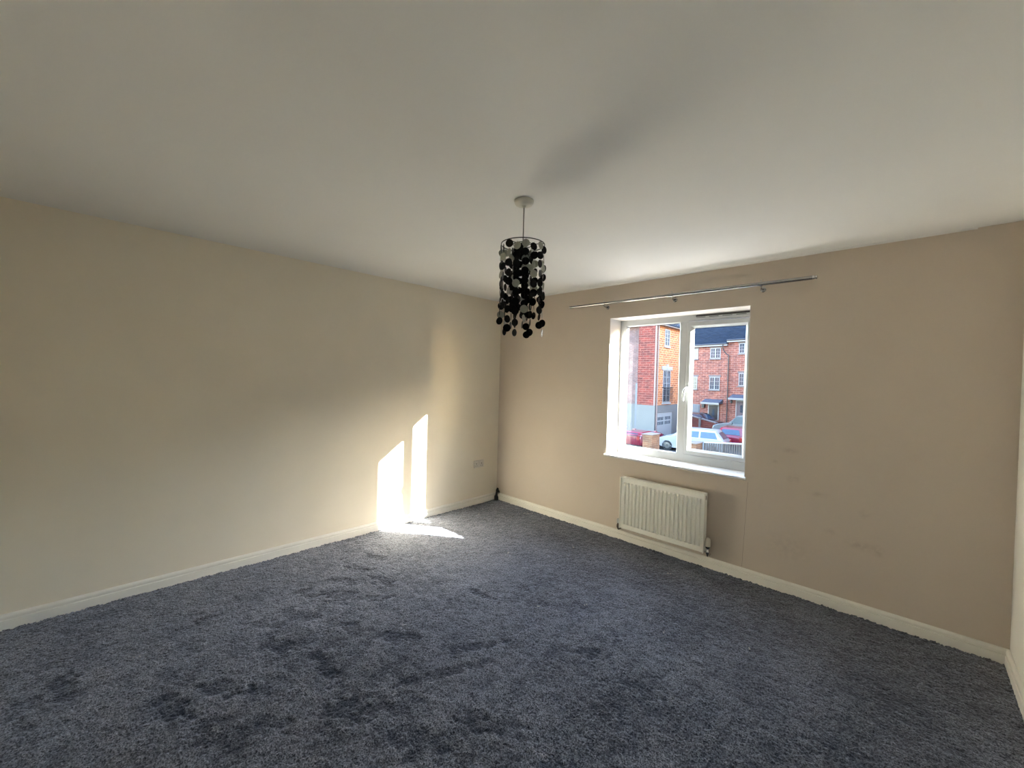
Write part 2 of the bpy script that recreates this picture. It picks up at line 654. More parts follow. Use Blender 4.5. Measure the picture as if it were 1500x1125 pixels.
skirting('baseboard_left', (0, 0, -.004), (0, -D, -.004), (1, 0, 0), 'cream gloss skirting board along the sunlit left wall')
skirting('baseboard_window', (W, 0, -.004), (0, 0, -.004), (0, -1, 0), 'cream gloss skirting board running under the radiator')
skirting('baseboard_right', (W, -D, -.004), (W, 0, -.004), (-1, 0, 0), 'short stretch of skirting board at the lower right corner')
skirting('baseboard_back', (0, -D, -.004), (W, -D, -.004), (0, 1, 0), 'skirting board on the wall behind the viewer')


# ------------------------------------------------------------------ carpet (dense tufted relief)
def smooth_noise(nx, ny, cx, cy_, seed):
    g = np.random.default_rng(seed).random((cy_ + 2, cx + 2))
    xs_ = np.linspace(0, cx, nx, endpoint=False)
    ys_ = np.linspace(0, cy_, ny, endpoint=False)
    xi, yi = xs_.astype(int), ys_.astype(int)
    fx, fy = xs_ - xi, ys_ - yi
    fx = fx * fx * (3 - 2 * fx)
    fy = fy * fy * (3 - 2 * fy)
    a = g[np.ix_(yi, xi)]
    b = g[np.ix_(yi, xi + 1)]
    c = g[np.ix_(yi + 1, xi)]
    d = g[np.ix_(yi + 1, xi + 1)]
    return (a * (1 - fx) + b * fx) * (1 - fy)[:, None] + (c * (1 - fx) + d * fx) * fy[:, None]


NX, NY = 700, 690
gx = np.linspace(0.0165, W - 0.0165, NX)
gy = np.linspace(-D + 0.0165, -0.0165, NY)
X, Y = np.meshgrid(gx, gy)
big = smooth_noise(NX, NY, 9, 9, 1) * .5 + smooth_noise(NX, NY, 21, 20, 2) * .3 + smooth_noise(NX, NY, 50, 48, 3) * .2
mid = smooth_noise(NX, NY, 120, 118, 4)
tuft = np.random.default_rng(5).random((NY, NX))
trod = smooth_noise(NX, NY, 30, 42, 11) * .55 + smooth_noise(NX, NY, 85, 80, 12) * .45
# trampled area, left and middle; also lightens the pile where window light falls
worn_lit_zone = np.clip((3.3 - X) / 1.1, 0, 1) * np.clip((-0.75 - Y) / 0.8, 0, 1)
flat = np.clip((trod - 0.50) * 4, 0, 1) * worn_lit_zone
prints = np.zeros_like(X)
marks = [(0.54, -1.85, .13, .04, .3), (0.62, -2.07, .12, .05, .5), (0.93, -2.01, .13, .05, .2), (0.75, -2.20, .12, .045, .6), (0.74, -2.45, .14, .055, .4),
         (0.91, -2.30, .11, .06, .8), (0.98, -2.36, .11, .045, .5), (0.93, -2.60, .13, .05, .3), (1.00, -2.56, .12, .05, .9), (1.57, -2.25, .14, .05, .6),
         (1.98, -2.20, .27, .035, 1.15), (1.93, -1.98, .18, .03, 1.1), (1.48, -2.63, .12, .04, .1), (1.56, -2.64, .12, .04, .1), (0.61, -2.99, .13, .06, .5),
         (0.84, -3.54, .14, .05, .2), (1.35, -3.03, .14, .06, .6), (1.63, -3.10, .17, .07, .4), (1.88, -2.65, .16, .08, .9), (2.18, -2.56, .17, .08, .3),
         (0.91, -2.76, .13, .05, .7), (1.33, -3.22, .15, .06, .2), (2.35, -2.27, .16, .06, .5), (1.51, -1.61, .15, .03, .2), (2.41, -1.57, .14, .05, .7),
         (1.72, -2.95, .16, .05, .8), (1.20, -2.75, .13, .05, .4), (1.10, -2.15, .12, .04, .9), (1.30, -2.40, .11, .05, .3)]
for (px, py, a, b, an) in marks:
    dx, dy = X - px, Y - py
    ca, sa = math.cos(an), math.sin(an)
    q = 1.15 * ((dx * ca + dy * sa) / a) ** 2 + ((-dx * sa + dy * ca) / b) ** 2 + (mid - .5) * 1.6
    prints = np.maximum(prints, np.clip(1.35 - q, 0, 1))
pile = np.clip(0.26 + 0.31 * worn_lit_zone + (big - .5) * 0.75 + (mid - .5) * .30 + (tuft - .5) * .55 - flat * 0.24 - prints * 0.36, 0, 1)  # lighter base left and middle: brushed pile plus painted window light
edge = np.minimum(np.minimum(X - gx[0], gx[-1] - X), np.minimum(Y - gy[0], gy[-1] - Y))
Z = 0.004 + (big - .5) * .004 + (mid - .5) * .004 + (tuft - .5) * .0065 - prints * .004 - flat * .002
Z += np.clip(1 - edge / .02, 0, 1) * ((tuft - .4) * .006 + (mid - .45) * .003)
cm = bpy.data.meshes.new('carpet')
vco = np.stack([X, Y, Z], -1).reshape(-1, 3)
vco[:, :2] += (np.random.default_rng(6).random((NX * NY, 2)) - .5) * .004
idx = np.arange(NX * NY).reshape(NY, NX)
quads = np.stack([idx[:-1, :-1], idx[:-1, 1:], idx[1:, 1:], idx[1:, :-1]], -1).reshape(-1, 4)
cm.vertices.add(len(vco))
cm.vertices.foreach_set('co', vco.astype(np.float32).ravel())
cm.loops.add(quads.size)
cm.loops.foreach_set('vertex_index', quads.astype(np.int32).ravel())
cm.polygons.add(len(quads))
cm.polygons.foreach_set('loop_start', np.arange(0, quads.size, 4, dtype=np.int32))
cm.polygons.foreach_set('loop_total', np.full(len(quads), 4, dtype=np.int32))
cm.update(calc_edges=True)
cm.validate()
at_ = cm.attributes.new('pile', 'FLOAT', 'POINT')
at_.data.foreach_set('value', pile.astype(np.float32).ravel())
cm.polygons.foreach_set('use_smooth', [True] * len(cm.polygons))
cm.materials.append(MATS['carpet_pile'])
carpet = link('carpet', cm)
carpet['kind'] = 'stuff'
carpet['label'] = 'dark charcoal blue fitted carpet pile with trodden footprints'
carpet['category'] = 'carpet'

# ------------------------------------------------------------------ window
win = thing('window_1', 'white two-light window with deep reveal looking onto brick houses', 'window', (0, 0, 0), kind='structure')
part('reveal', MB().box(hx0, WX0, 0.0, 0.2, WZ0, hz1), 'reveal_white', win)
part('reveal', MB().box(WX1, hx1, 0.0, 0.2, WZ0, hz1), 'reveal_white', win)
part('reveal', MB().box(hx0, hx1, 0.0, 0.2, WZ1, hz1), 'reveal_white', win)
# sill board with a rounded nose
nose = [(0.2, WZ0), (-0.022, WZ0), (-0.028, WZ0 - .003), (-0.031, WZ0 - .011), (-0.028, WZ0 - .019), (-0.022, WZ0 - .022), (0.2, WZ0 - .022)]
sb = MB().loft([[(x, y, z) for y, z in nose] for x in (WX0 - .002, WX1 + .002)])
part('window_sill', sb, 'sill_white', win, smooth=35, label='white sill board with rounded nose')
sn = MB()
nn = [(-0.0005, WZ0), (-0.022, WZ0), (-0.028, WZ0 - .003), (-0.031, WZ0 - .011), (-0.028, WZ0 - .019), (-0.022, WZ0 - .022), (-0.0005, WZ0 - .022)]
sn.loft([[(x, y, z) for y, z in nn] for x in (WX0 - .014, WX0 - .002)])
sn.loft([[(x, y, z) for y, z in nn] for x in (WX1 + .002, WX1 + .014)])
part('sill_horn', sn, 'sill_white', win, smooth=35)
FY0, FY1, GY = 0.20, 0.255, 0.232
L0, L1, LZ0, LZ1 = 1.583, 2.095, 0.852, 2.017      # fixed light
S0, S1, SZ0, SZ1 = 2.168, 2.682, 0.853, 2.018      # opening sash outline
R0, R1, RZ0, RZ1 = 2.214, 2.627, 0.903, 1.965      # sash glass


def ring(mb, o, i, y0, y1, ch):
    """rectangular profile ring; o,i = (x0,x1,z0,z1); inner edge chamfered towards the glass"""
    def rect(b, y):
        return [(b[0], y, b[2]), (b[1], y, b[2]), (b[1], y, b[3]), (b[0], y, b[3])]
    i2 = (i[0] - ch, i[1] + ch, i[2] - ch, i[3] + ch)
    o2 = (o[0] + .003, o[1] - .003, o[2] + .003, o[3] - .003)
    R_ = [rect(o, y1), rect(o, y0 + .003), rect(o2, y0), rect(i2, y0), rect(i, y0 + ch * 1.3), rect(i, y1)]
    vs_ = [p for q in R_ for p in q]
    n = len(R_)
    fs = []
    for a in range(n):
        b = (a + 1) % n
        for k in range(4):
            fs.append((a * 4 + k, a * 4 + (k + 1) % 4, b * 4 + (k + 1) % 4, b * 4 + k))
    return mb.add(vs_, fs)


fr = MB()
fr.rbox(WX0, L0 - .012, FY0, FY1, WZ0, WZ1, .003)                 # left jamb
fr.rbox(S1 + .002, WX1, FY0, FY1, WZ0, WZ1, .003)                 # right jamb
fr.rbox(L0 - .012, S1 + .002, FY0, FY1, WZ0, SZ0 - .003, .003)    # bottom rail
fr.rbox(L0 - .012, S1 + .002, FY0, FY1, LZ1 + .008, WZ1, .003)    # head
part('frame', fr, 'pvc_white', win)
part('mullion', MB().rbox(L1 + .010, S0 - .002, FY0, FY1, SZ0 - .003, LZ1 + .008, .003), 'pvc_white', win)
bd = ring(MB(), (L0 - .012, L1 + .010, LZ0 - .012, LZ1 + .010), (L0, L1, LZ0, LZ1), FY0 + .004, 0.238, .008)
part('glazing_bead', bd, 'pvc_white', win)
g1 = part('pane', MB().box(L0 - .003, L1 + .003, GY, GY + .006, LZ0 - .003, LZ1 + .003), 'window_glass', win)
gk = MB()
for (a, b, c, d) in ((L0, L1, LZ0, LZ1),):
    gk.box(a, b, GY - .005, GY, d - .003, d)
    gk.box(a, a + .003, GY - .005, GY, c, d)
    gk.box(b - .003, b, GY - .005, GY, c, d)
    gk.box(a, b, GY - .005, GY, c, c + .003)
part('gasket', gk, 'gasket', win)
sash = part('sash', ring(MB(), (S0, S1, SZ0, SZ1), (R0, R1, RZ0, RZ1), 0.194, 0.241, .018), 'pvc_white', win)
part('pane', MB().box(R0 - .003, R1 + .003, GY, GY + .006, RZ0 - .003, RZ1 + .003), 'window_glass', sash)
gk = MB()
gk.box(R0, R1, GY - .005, GY, RZ1 - .003, RZ1)
gk.box(R0, R0 + .003, GY - .005, GY, RZ0, RZ1)
gk.box(R1 - .003, R1, GY - .005, GY, RZ0, RZ1)
gk.box(R0, R1, GY - .005, GY, RZ0, RZ0 + .003)
part('gasket', gk, 'gasket', sash)
hx = (S0 + R0) / 2 - .002
hd = MB()
hd.rbox(hx - .014, hx + .014, .181, .195, 1.40, 1.475, .004)
hd.tube([(hx, .183, 1.437), (hx, .150, 1.437), (hx - .004, .138, 1.430), (hx - .010, .134, 1.41), (hx - .016, .134, 1.37), (hx - .018, .136, 1.325)],
        [.010, .010, .0105, .010, .009, .007], 10)
part('handle', hd, 'pvc_white', sash, smooth=40, label='white lever window handle')
# trickle vent above the sash
tv = MB()
tv.rbox(2.215, 2.668, .186, .2, 2.034, 2.060, .004)
vent = part('trickle_vent', tv, 'pvc_white', win, label='white slotted trickle vent in the frame head')
part('vent_slot', MB().box(2.235, 2.655, .1995, .203, 2.0605, 2.074), 'vent_dark', vent)
for k in range(4):
    x = 2.245 + k * .105
    part('vent_slot', MB().box(x, x + .075, .1852, .1870, 2.050, 2.0545), 'vent_dark', vent)
# thin outer cover trim so that no light leaks around the frame
part('outer_sill', MB().box(hx0, hx1, 0.255, 0.40, WZ0 - .024, WZ0 + .02), 'ext_white', win)

# ------------------------------------------------------------------ radiator
RX0, RX1, RZB, RZT = 1.718, 2.458, 0.140, 0.609
rad = thing('radiator', 'white fluted panel radiator on the wall under the window', 'radiator', (0, 0, 0))
nf = 20
pitch = (RX1 - RX0 - 0.05) / nf
cols = []
for k in range(nf):
    a = RX0 + .025 + k * pitch
    cols += [(a, 0), (a + pitch * .20, 0), (a + pitch * .34, 1), (a + pitch * .70, 1), (a + pitch * .86, 0)]
cols = [(RX0 + .006, 0)] + cols + [(RX1 - .025, 0), (RX1 - .006, 0)]
rows = [(RZB + .004, 0), (RZB + .042, 0), (RZB + .056, 1), (RZT - .058, 1), (RZT - .044, 0), (RZT - .004, 0)]
grid = [(x, -0.085 - .017 * cx_ * rz_, z) for z, rz_ in rows for x, cx_ in cols]
nc = len(cols)
fs = [(j * nc + i, j * nc + i + 1, (j + 1) * nc + i + 1, (j + 1) * nc + i) for j in range(len(rows) - 1) for i in range(nc - 1)]
fm = MB().add(grid, fs)
fm.add([(RX0 + .006, -.092, RZB + .004), (RX1 - .006, -.092, RZB + .004), (RX1 - .006, -.082, RZB + .004), (RX0 + .006, -.082, RZB + .004)], [(0, 1, 2, 3)])
part('front_panel', fm, 'radiator_enamel', rad, smooth=25, label='fluted front panel')
part('back_panel', MB().rbox(RX0 + .01, RX1 - .01, -.044, -.036, RZB + .004, RZT - .006, .003), 'radiator_enamel', rad)
cv = MB()                                   # convector fins seen through the open top
for k in range(36):
    x = RX0 + .03 + k * (RX1 - RX0 - .06) / 35
    cv.box(x - .0008, x + .0008, -.080, -.045, RZB + .03, RZT - .03)
part('convector_fins', cv, 'radiator_enamel', rad)['kind'] = 'stuff'
for x0, x1 in ((RX0, RX0 + .006), (RX1 - .006, RX1)):
    sd = part('side_panel', MB().rbox(x0, x1, -.098, -.034, RZB, RZT, .0025), 'radiator_enamel', rad)
    xo = x0 - .0008 if x0 == RX0 else x1 - .0008
    part('slot', MB().rbox(xo, xo + .0016, -.071, -.061, RZT - .05, RZT - .018, .0007), 'vent_dark', sd)
tr = MB()
tr.rbox(RX0, RX1, -.098, -.090, RZT - .005, RZT + .001, .002)
tr.rbox(RX0, RX1, -.042, -.034, RZT - .005, RZT + .001, .002)
tr.rbox(RX0, RX0 + .035, -.098, -.034, RZT - .004, RZT + .001, .002)
tr.rbox(RX1 - .035, RX1, -.098, -.034, RZT - .004, RZT + .001, .002)
part('top_rim', tr, 'radiator_enamel', rad)
for x in (RX0 + .14, RX1 - .14):
    part('wall_bracket', MB().box(x - .018, x + .018, -.037, 0.001, RZB + .06, RZT - .06), 'radiator_enamel', rad)
# thermostatic valve (right)
vx, vy = RX1 + .024, -.066
tr = MB()
tr.tube([(RX1 - .002, vy, RZB + .012), (vx, vy, RZB + .012)], .009, 12)
tr.lathe([(.012, 0), (.014, .004), (.014, .024), (.011, .028), (.011, .044), (.013, .046), (.013, .052)], (vx, vy, RZB - .005), 16)
tr.tube([(vx, vy, RZB), (vx, vy, RZB - .018), (vx, vy + .010, RZB - .026), (vx, .002, RZB - .026)], .0075, 12)
valve = part('thermostatic_valve', tr, 'chrome', rad, smooth=40)
part('valve_collar', MB().lathe([(.013, 0), (.0155, .002), (.0155, .014), (.013, .016)], (vx, vy, RZB + .042), 16), 'black_rubber', valve, smooth=40)
hdp = MB()
prof = [(.016, 0), (.0205, .003), (.021, .022), (.020, .048), (.0165, .062), (.010, .067), (.002, .068)]
sg = 32
vv, ff = [], []
for rr, z in prof:
    for k in range(sg):
        q = rr * (1 - (.07 if (k % 4 == 0 and .002 < z < .05) else 0))
        vv.append((vx + q * math.cos(2 * math.pi * k / sg), vy + q * math.sin(2 * math.pi * k / sg), RZB + .056 + z))
for i in range(len(prof) - 1):
    for k in range(sg):
        ff.append((i * sg + k, i * sg + (k + 1) % sg, (i + 1) * sg + (k + 1) % sg, (i + 1) * sg + k))
ff.append(tuple(range(sg))[::-1])
ff.append(tuple((len(prof) - 1) * sg + k for k in range(sg)))
hdp.add(vv, ff)
part('valve_head', hdp, 'valve_plastic', valve, smooth=50, label='cream ribbed thermostat head')
# lockshield valve (left)
vx = RX0 - .024
lv = MB()
lv.tube([(RX0 + .002, vy, RZB + .012), (vx, vy, RZB + .012)], .009, 12)
lv.lathe([(.011, 0), (.013, .004), (.013, .026), (.009, .030), (.009, .048)], (vx, vy, RZB - .010), 16)
lv.tube([(vx, vy, RZB), (vx, vy, RZB - .018), (vx, vy + .010, RZB - .026), (vx, .002, RZB - .026)], .0075, 12)
lock = part('lockshield_valve', lv, 'copper_dark', rad, smooth=40)
part('valve_cap', MB().lathe([(.010, 0), (.0125, .002), (.0125, .030), (.0105, .038), (.004, .040)], (vx, vy, RZB + .034), 16), 'pvc_white', lock, smooth=40, label='white plastic valve cap')

# ------------------------------------------------------------------ curtain pole
PY, PZ = -.072, 2.2185
cp = thing('curtain_pole', 'chrome telescopic curtain pole fixed above the window', 'curtain pole', (2.1, 0, 2.2))
ox, oz = 2.1, 2.2


def ptube(x0, x1, rad_):
    return MB().tube([(x0 - ox, PY, PZ - oz), (x1 - ox, PY, PZ - oz)], rad_, 16)


part('pole', ptube(1.106, 2.16, .0115), 'pole_steel', cp, smooth=40, label='thinner sliding half of the pole')
part('pole', ptube(2.10, 3.096, .0142), 'pole_steel', cp, smooth=40)
for x, s in ((1.106, -1), (3.096, 1)):
    rr = .0115 if s < 0 else .0142
    fp = [(rr * .9, 0), (rr * 1.12, .001), (rr * 1.12, .012), (rr * .85, .014), (rr * .85, .018), (rr * 1.05, .020), (rr * 1.0, .027), (rr * .5, .030)]
    part('finial', MB().lathe([(a, s * b) for a, b in fp], (x - ox, PY, PZ - oz), 16, axis='x'), 'chrome' if s > 0 else 'dark_chrome', cp, smooth=40)
for x, rr in ((1.478, .0115), (2.132, .0142), (2.790, .0142)):
    b = MB()
    X0 = x - ox
    b.lathe([(.019, 0.0), (.019, -.004), (.015, -.007), (.007, -.008)], (X0, 0, PZ - oz - .030), 16, axis='y')
    b.tube([(X0, -.005, PZ - oz - .030), (X0, -.050, PZ - oz - .030), (X0, PY, PZ - oz - .026), (X0, PY, PZ - oz - rr)], .0055, 10)
    br = part('bracket', b, 'pole_steel', cp, smooth=40)
    cup = []
    for k in range(13):
        an = math.pi * (1.0 + k / 12)
        cup.append((math.cos(an), math.sin(an)))
    cb = MB()
    outer = [(PY + c * (rr + .0035), PZ - oz + s * (rr + .0035)) for c, s in cup]
    inner = [(PY + c * (rr + .0004), PZ - oz + s * (rr + .0004)) for c, s in cup][::-1]
    cb.loft([[(xx, yy_, zz_) for yy_, zz_ in outer + inner] for xx in (X0 - .008, X0 + .008)])
    part('cup', cb, 'pole_steel', br, smooth=40)
    sc_ = MB().lathe([(.003, 0), (.003, .008), (.006, .009), (.006, .014), (.003, .015)], (X0, PY, PZ - oz + rr), 12)
    part('grub_screw', sc_, 'chrome', br, smooth=40)

# ------------------------------------------------------------------ pendant lamp
LX, LY = 2.135, -1.922
pend = thing('pendant_lamp', 'pendant lamp with strands of black and silvery discs', 'lamp', (LX, LY, H))
part('ceiling_rose', MB().lathe([(.050, 0.001), (.051, -.004), (.049, -.012), (.043, -.021), (.030, -.026), (.012, -.028), (.008, -.034), (.005, -.036)], seg=36), 'rose_plastic', pend, smooth=40, label='round off-white ceiling rose')
part('cord', MB().tube([(0, 0, -.034), (0.0004, 0, -.12), (0, 0, -.225)], .0028, 10), 'cord_grey', pend, smooth=60)
RR = .112
ZR = -.226
rg = MB()
pts = [(RR * math.cos(2 * math.pi * k / 48), RR * math.sin(2 * math.pi * k / 48), ZR) for k in range(49)]
rg.tube(pts, .0026, 8, caps=False)
pts = [(.05 * math.cos(2 * math.pi * k / 32), .05 * math.sin(2 * math.pi * k / 32), ZR) for k in range(33)]
rg.tube(pts, .002, 6, caps=False)
for k in range(3):
    an = 2 * math.pi * k / 3 + .5
    rg.tube([(.018 * math.cos(an), .018 * math.sin(an), ZR), (RR * math.cos(an), RR * math.sin(an), ZR)], .002, 6)
part('ring_frame', rg, 'lamp_wire', pend, smooth=60)
part('lamp_holder', MB().lathe([(.006, .012), (.016, .006), (.021, -.004), (.021, -.040), (.0245, -.042), (.0245, -.052), (.018, -.056), (.018, -.075)], (0, 0, ZR), 24), 'lamp_black', pend, smooth=40)


def disc_mesh(name, m, rad_=.0195, th=.0012):
    return MB().lathe([(rad_ * .96, -th), (rad_, -th * .5), (rad_, th * .5), (rad_ * .96, th)], (0, 0, 0), 20, axis='y').mesh(name, m, smooth=30)


dm = {'k': disc_mesh('disc_black', 'lamp_black'), 's': disc_mesh('disc_silver', 'lamp_silver')}
STEP = .0465


def strand(an, rad_, nd, z0, seed):
    rs = random.Random(seed)
    cx_, cy_ = rad_ * math.cos(an), rad_ * math.sin(an)
    ln = nd * STEP - .004
    s = part('strand', MB().tube([(cx_, cy_, z0), (cx_, cy_, z0 - ln)], .0005, 4), 'lamp_wire', pend)
    for k in range(nd):
        kind = 's' if rs.random() < (.30 if k < nd * .65 else .12) else 'k'
        d = link('disc', dm[kind], s, (cx_ + rs.uniform(-.002, .002), cy_ + rs.uniform(-.002, .002), z0 - .022 - k * STEP + rs.uniform(-.003, .003)))
        # discs face outwards, twisting more the lower they hang
        tw = rs.gauss(0, .35 + .9 * (k / 10) ** 2)
        d.rotation_euler = (rs.uniform(-.10, .10), 0, an - math.pi / 2 + tw)


no_ = 16
lens = [8, 10, 7, 9, 8, 10, 7, 9, 10, 8, 9, 7, 10, 8, 9, 7]
for k in range(no_):
    strand(2 * math.pi * k / no_ + .1, RR, lens[k], ZR - .001 - (k % 2) * .012, 100 + k)
ni = 7
lens2 = [10, 8, 9, 10, 7, 9, 8]
for k in range(ni):
    strand(2 * math.pi * k / ni + .35, .05, lens2[k], ZR - .012, 200 + k)

# ------------------------------------------------------------------ socket, cables, lint
sk = thing('double_socket', 'flush pale double wall socket low on the left wall near the corner', 'socket', (0, -.303, .473))
part('face_plate', MB().rbox(-.001, .009, -.073, .073, -.043, .043, .004), 'socket_plastic', sk, smooth=40)
for s in (-1, 1):
    part('switch', MB().rbox(.008, .0125, s * .012 - .006, s * .012 + .006, .006, .026, .0015), 'socket_plastic', sk)
    pn = MB()
    pn.box(.0085, .0095, s * .040 - .004, s * .040 + .004, -.002, .010)
    pn.box(.0085, .0095, s * .040 - .015, s * .040 - .008, -.024, -.019)
    pn.box(.0085, .0095, s * .040 + .008, s * .040 + .015, -.024, -.019)
    part('pin_slots', pn, 'vent_dark', sk)

cb = thing('corner_cables', 'tangle of black cables standing up in the wall corner', 'cable', (.042, -.045, 0))
cb.scale = (1.25, 1.25, 1.0)
part('cable', MB().tube([(.004, -.002, .002), (.006, .003, .05), (.000, .008, .10), (-.006, .013, .125), (.002, .016, .145), (.012, .010, .14), (.016, .002, .115), (.012, -.002, .085)], .0085, 8), 'black_rubber', cb, smooth=60)
part('cable', MB().tube([(-.008, .004, .002), (-.010, .006, .06), (-.004, .010, .105), (.010, .014, .125), (.024, .012, .12), (.030, .008, .10)], .007, 8), 'black_rubber', cb, smooth=60)
part('cable', MB().tube([(.014, .006, .002), (.010, .008, .045), (.004, -.004, .075), (-.006, -.006, .055), (-.004, -.010, .02), (.004, -.014, .004)], .008, 8), 'black_rubber', cb, smooth=60)
part('plug', MB().lathe([(.004, 0), (.0052, .002), (.0052, .014), (.003, .015), (.003, .020)], (.030, .008, .088), 12), 'chrome', cb, smooth=40, label='small metal aerial plug')

lt = MB()
rl = random.Random(3)
spots = [(.21, -.40), (.63, -.12), (.60, -.15), (.66, -.10), (.30, -.55), (.95, -2.4), (1.9, -1.45), (2.1, -1.2), (2.6, -1.1), (1.2, -1.0), (.8, -3.3), (3.0, -.9), (1.5, -.5), (2.3, -.35)]
for (x, y) in spots:
    for q in range(2):
        px, py = x + rl.uniform(-.012, .012), y + rl.uniform(-.012, .012)
        s = rl.uniform(.0025, .006)
        a = rl.uniform(0, 3)
        ca, sa = math.cos(a) * s, math.sin(a) * s
        lt.add([(px - ca, py - sa, .0085), (px + sa, py - ca, .0085), (px + ca * 1.4, py + sa * 1.4, .011), (px - sa, py + ca, .0085), (px, py, .0125)],
               [(0, 1, 4), (1, 2, 4), (2, 3, 4), (3, 0, 4), (3, 2, 1, 0)])
lo = link('carpet_lint', lt.mesh('carpet_lint', 'lint_white'))
lo['kind'] = 'stuff'
lo['label'] = 'tiny pale crumbs scattered over the dark carpet'
lo['category'] = 'lint'

# ================================================================== outdoors
gr = MB()
gr.box(-70, 60, 0.6, 80, G - .3, G)
struct('ground', gr, 'asphalt', 'grey tarmac of the street seen below the window', 'ground')


def house_window(parent, x0, x1, z0, z1, y=0.0, axis='y', bars=2, sillm='stone_trim', head=True):
    """white casement in a wall; axis 'y': wall faces -y at y; axis 'x': wall faces +x at x=y, x0/x1 run along y"""
    def bx(mb, a0, a1, d0, d1, c0, c1):
        # d = distance out of the wall
        if axis == 'y':
            return mb.box(a0, a1, y - d1, y - d0, c0, c1)
        return mb.box(y + d0, y + d1, a0, a1, c0, c1)
    w = MB()
    t = .07
    bx(w, x0, x0 + t, -.02, .03, z0, z1)
    bx(w, x1 - t, x1, -.02, .03, z0, z1)
    bx(w, x0 + t, x1 - t, -.02, .03, z0, z0 + t)
    bx(w, x0 + t, x1 - t, -.02, .03, z1 - t, z1)
    xm = (x0 + x1) / 2
    bx(w, xm - .05, xm + .05, -.02, .03, z0 + t, z1 - t)
    o_ = part('window', w, 'ext_white', parent)
    for a, b in ((x0 + t, xm - .05), (xm + .05, x1 - t)):
        part('pane', bx(MB(), a, b, -.01, .008, z0 + t, z1 - t), 'ext_glass', o_)
        gb = MB()
        m_ = (a + b) / 2
        bx(gb, m_ - .012, m_ + .012, .008, .02, z0 + t, z1 - t)
        for q in range(1, bars + 1):
            zq = z0 + t + (z1 - z0 - 2 * t) * q / (bars + 1)
            bx(gb, a, m_ - .012, .008, .02, zq - .012, zq + .012)
            bx(gb, m_ + .012, b, .008, .02, zq - .012, zq + .012)
        part('glazing_bars', gb, 'ext_white', o_)
    part('stone_sill', bx(MB(), x0 - .08, x1 + .08, 0, .09, z0 - .12, z0), sillm, o_)
    if head:
        part('stone_head', bx(MB(), x0 - .1, x1 + .1, 0, .03, z1, z1 + .18), sillm, o_)
    return o_


# --- terrace across the close (local frame: x along the facade, facade at y = 0 facing -y)
RO = (-9.966, 39.129)


def slate_roof(parent, x0, x1, ez, run, slope, rows=26):
    rp = MB()
    rise = math.tan(math.radians(slope))
    pts = []
    y0 = -.30
    st = run / rows
    for k in range(rows):
        ya, yb = y0 + k * st, y0 + (k + 1) * st
        za = ez + (ya - y0) * rise
        zb = ez + (yb - y0) * rise
        pts += [(ya, za + .05), (yb, zb + .012)]
    poly = pts + [(y0 + run, ez + run * rise - .15), (y0, ez - .08)]
    rp.loft([[(x, yy_, zz_) for yy_, zz_ in poly] for x in (x0, x1)])
    rp2 = MB()
    yr = y0 + run
    zr = ez + run * rise
    rp2.add([(x0, yr, zr), (x1, yr, zr), (x1, yr + run, ez), (x0, yr + run, ez), (x0, yr, zr - .15), (x1, yr, zr - .15), (x1, yr + run, ez - .15), (x0, yr + run, ez - .15)],
            [(0, 1, 2, 3), (7, 6, 5, 4), (0, 4, 5, 1), (2, 6, 7, 3), (1, 5, 6, 2), (3, 7, 4, 0)])
    a = part('roof', rp, 'roof_slate', parent, label='dark slate roof slope with courses of tiles')
    part('rear_slope', rp2, 'roof_slate', a)
    return a


def terrace(name, label, x0, x1, eave, wins, doors, garages, loc=RO, deg=-10.0):
    t = thing(name, label, 'house', (loc[0], loc[1], G), math.radians(deg), group='brick townhouses around the street')
    e = eave - G
    part('wall', MB().box(x0, x1, 0, 8, 0, e), 'brick_pink', t)
    part('fascia', MB().box(x0, x1, -.30, 0, e - .05, e + .16), 'ext_white', t)
    rf = slate_roof(t, x0, x1, e + .20, 4.6, 38)
    part('gutter', MB().tube([(x0, -.35, e + .14), (x1, -.35, e + .14)], .06, 8), 'gutter_dark', t)
    for (a, b, c, d) in wins:
        house_window(t, a, b, c - G, d - G, 0.0)
    for (a, b, top, m) in doors:
        top -= G
        dr = part('front_door', MB().box(a, b, -.05, .02, 0.1, top), m, t)
        part('door_frame', MB().box(a - .09, a, -.07, .02, 0, top + .09).box(b, b + .09, -.07, .02, 0, top + .09).box(a, b, -.07, .02, top, top + .09), 'ext_white', dr)
        part('door_light', MB().box((a + b) / 2 - .12, (a + b) / 2 + .12, -.06, -.05, top - 1.05, top - .35), 'ext_glass', dr)
        can = MB()
        poly = [(-.75, top + .22), (-.75, top + .30), (0, top + .62), (0, top + .22)]
        can.loft([[(x, yy_, zz_) for yy_, zz_ in poly] for x in (a - .45, b + .42)])
        cn = part('canopy', can, 'canopy_slate', t)
        part('canopy_fascia', MB().box(a - .48, b + .45, -.79, -.75, top + .13, top + .31), 'ext_white', cn)
    for (a, b, top) in garages:
        top -= G
        gd = part('garage_door', MB().box(a, b, -.04, .02, 0, top), 'garage_blue', t)
        for q in range(5):
            zq = .15 + q * (top - .2) / 5
            part('door_panel', MB().box(a + .12, b - .12, -.06, -.04, zq, zq + (top - .2) / 5 - .08), 'garage_blue', gd)
    return t


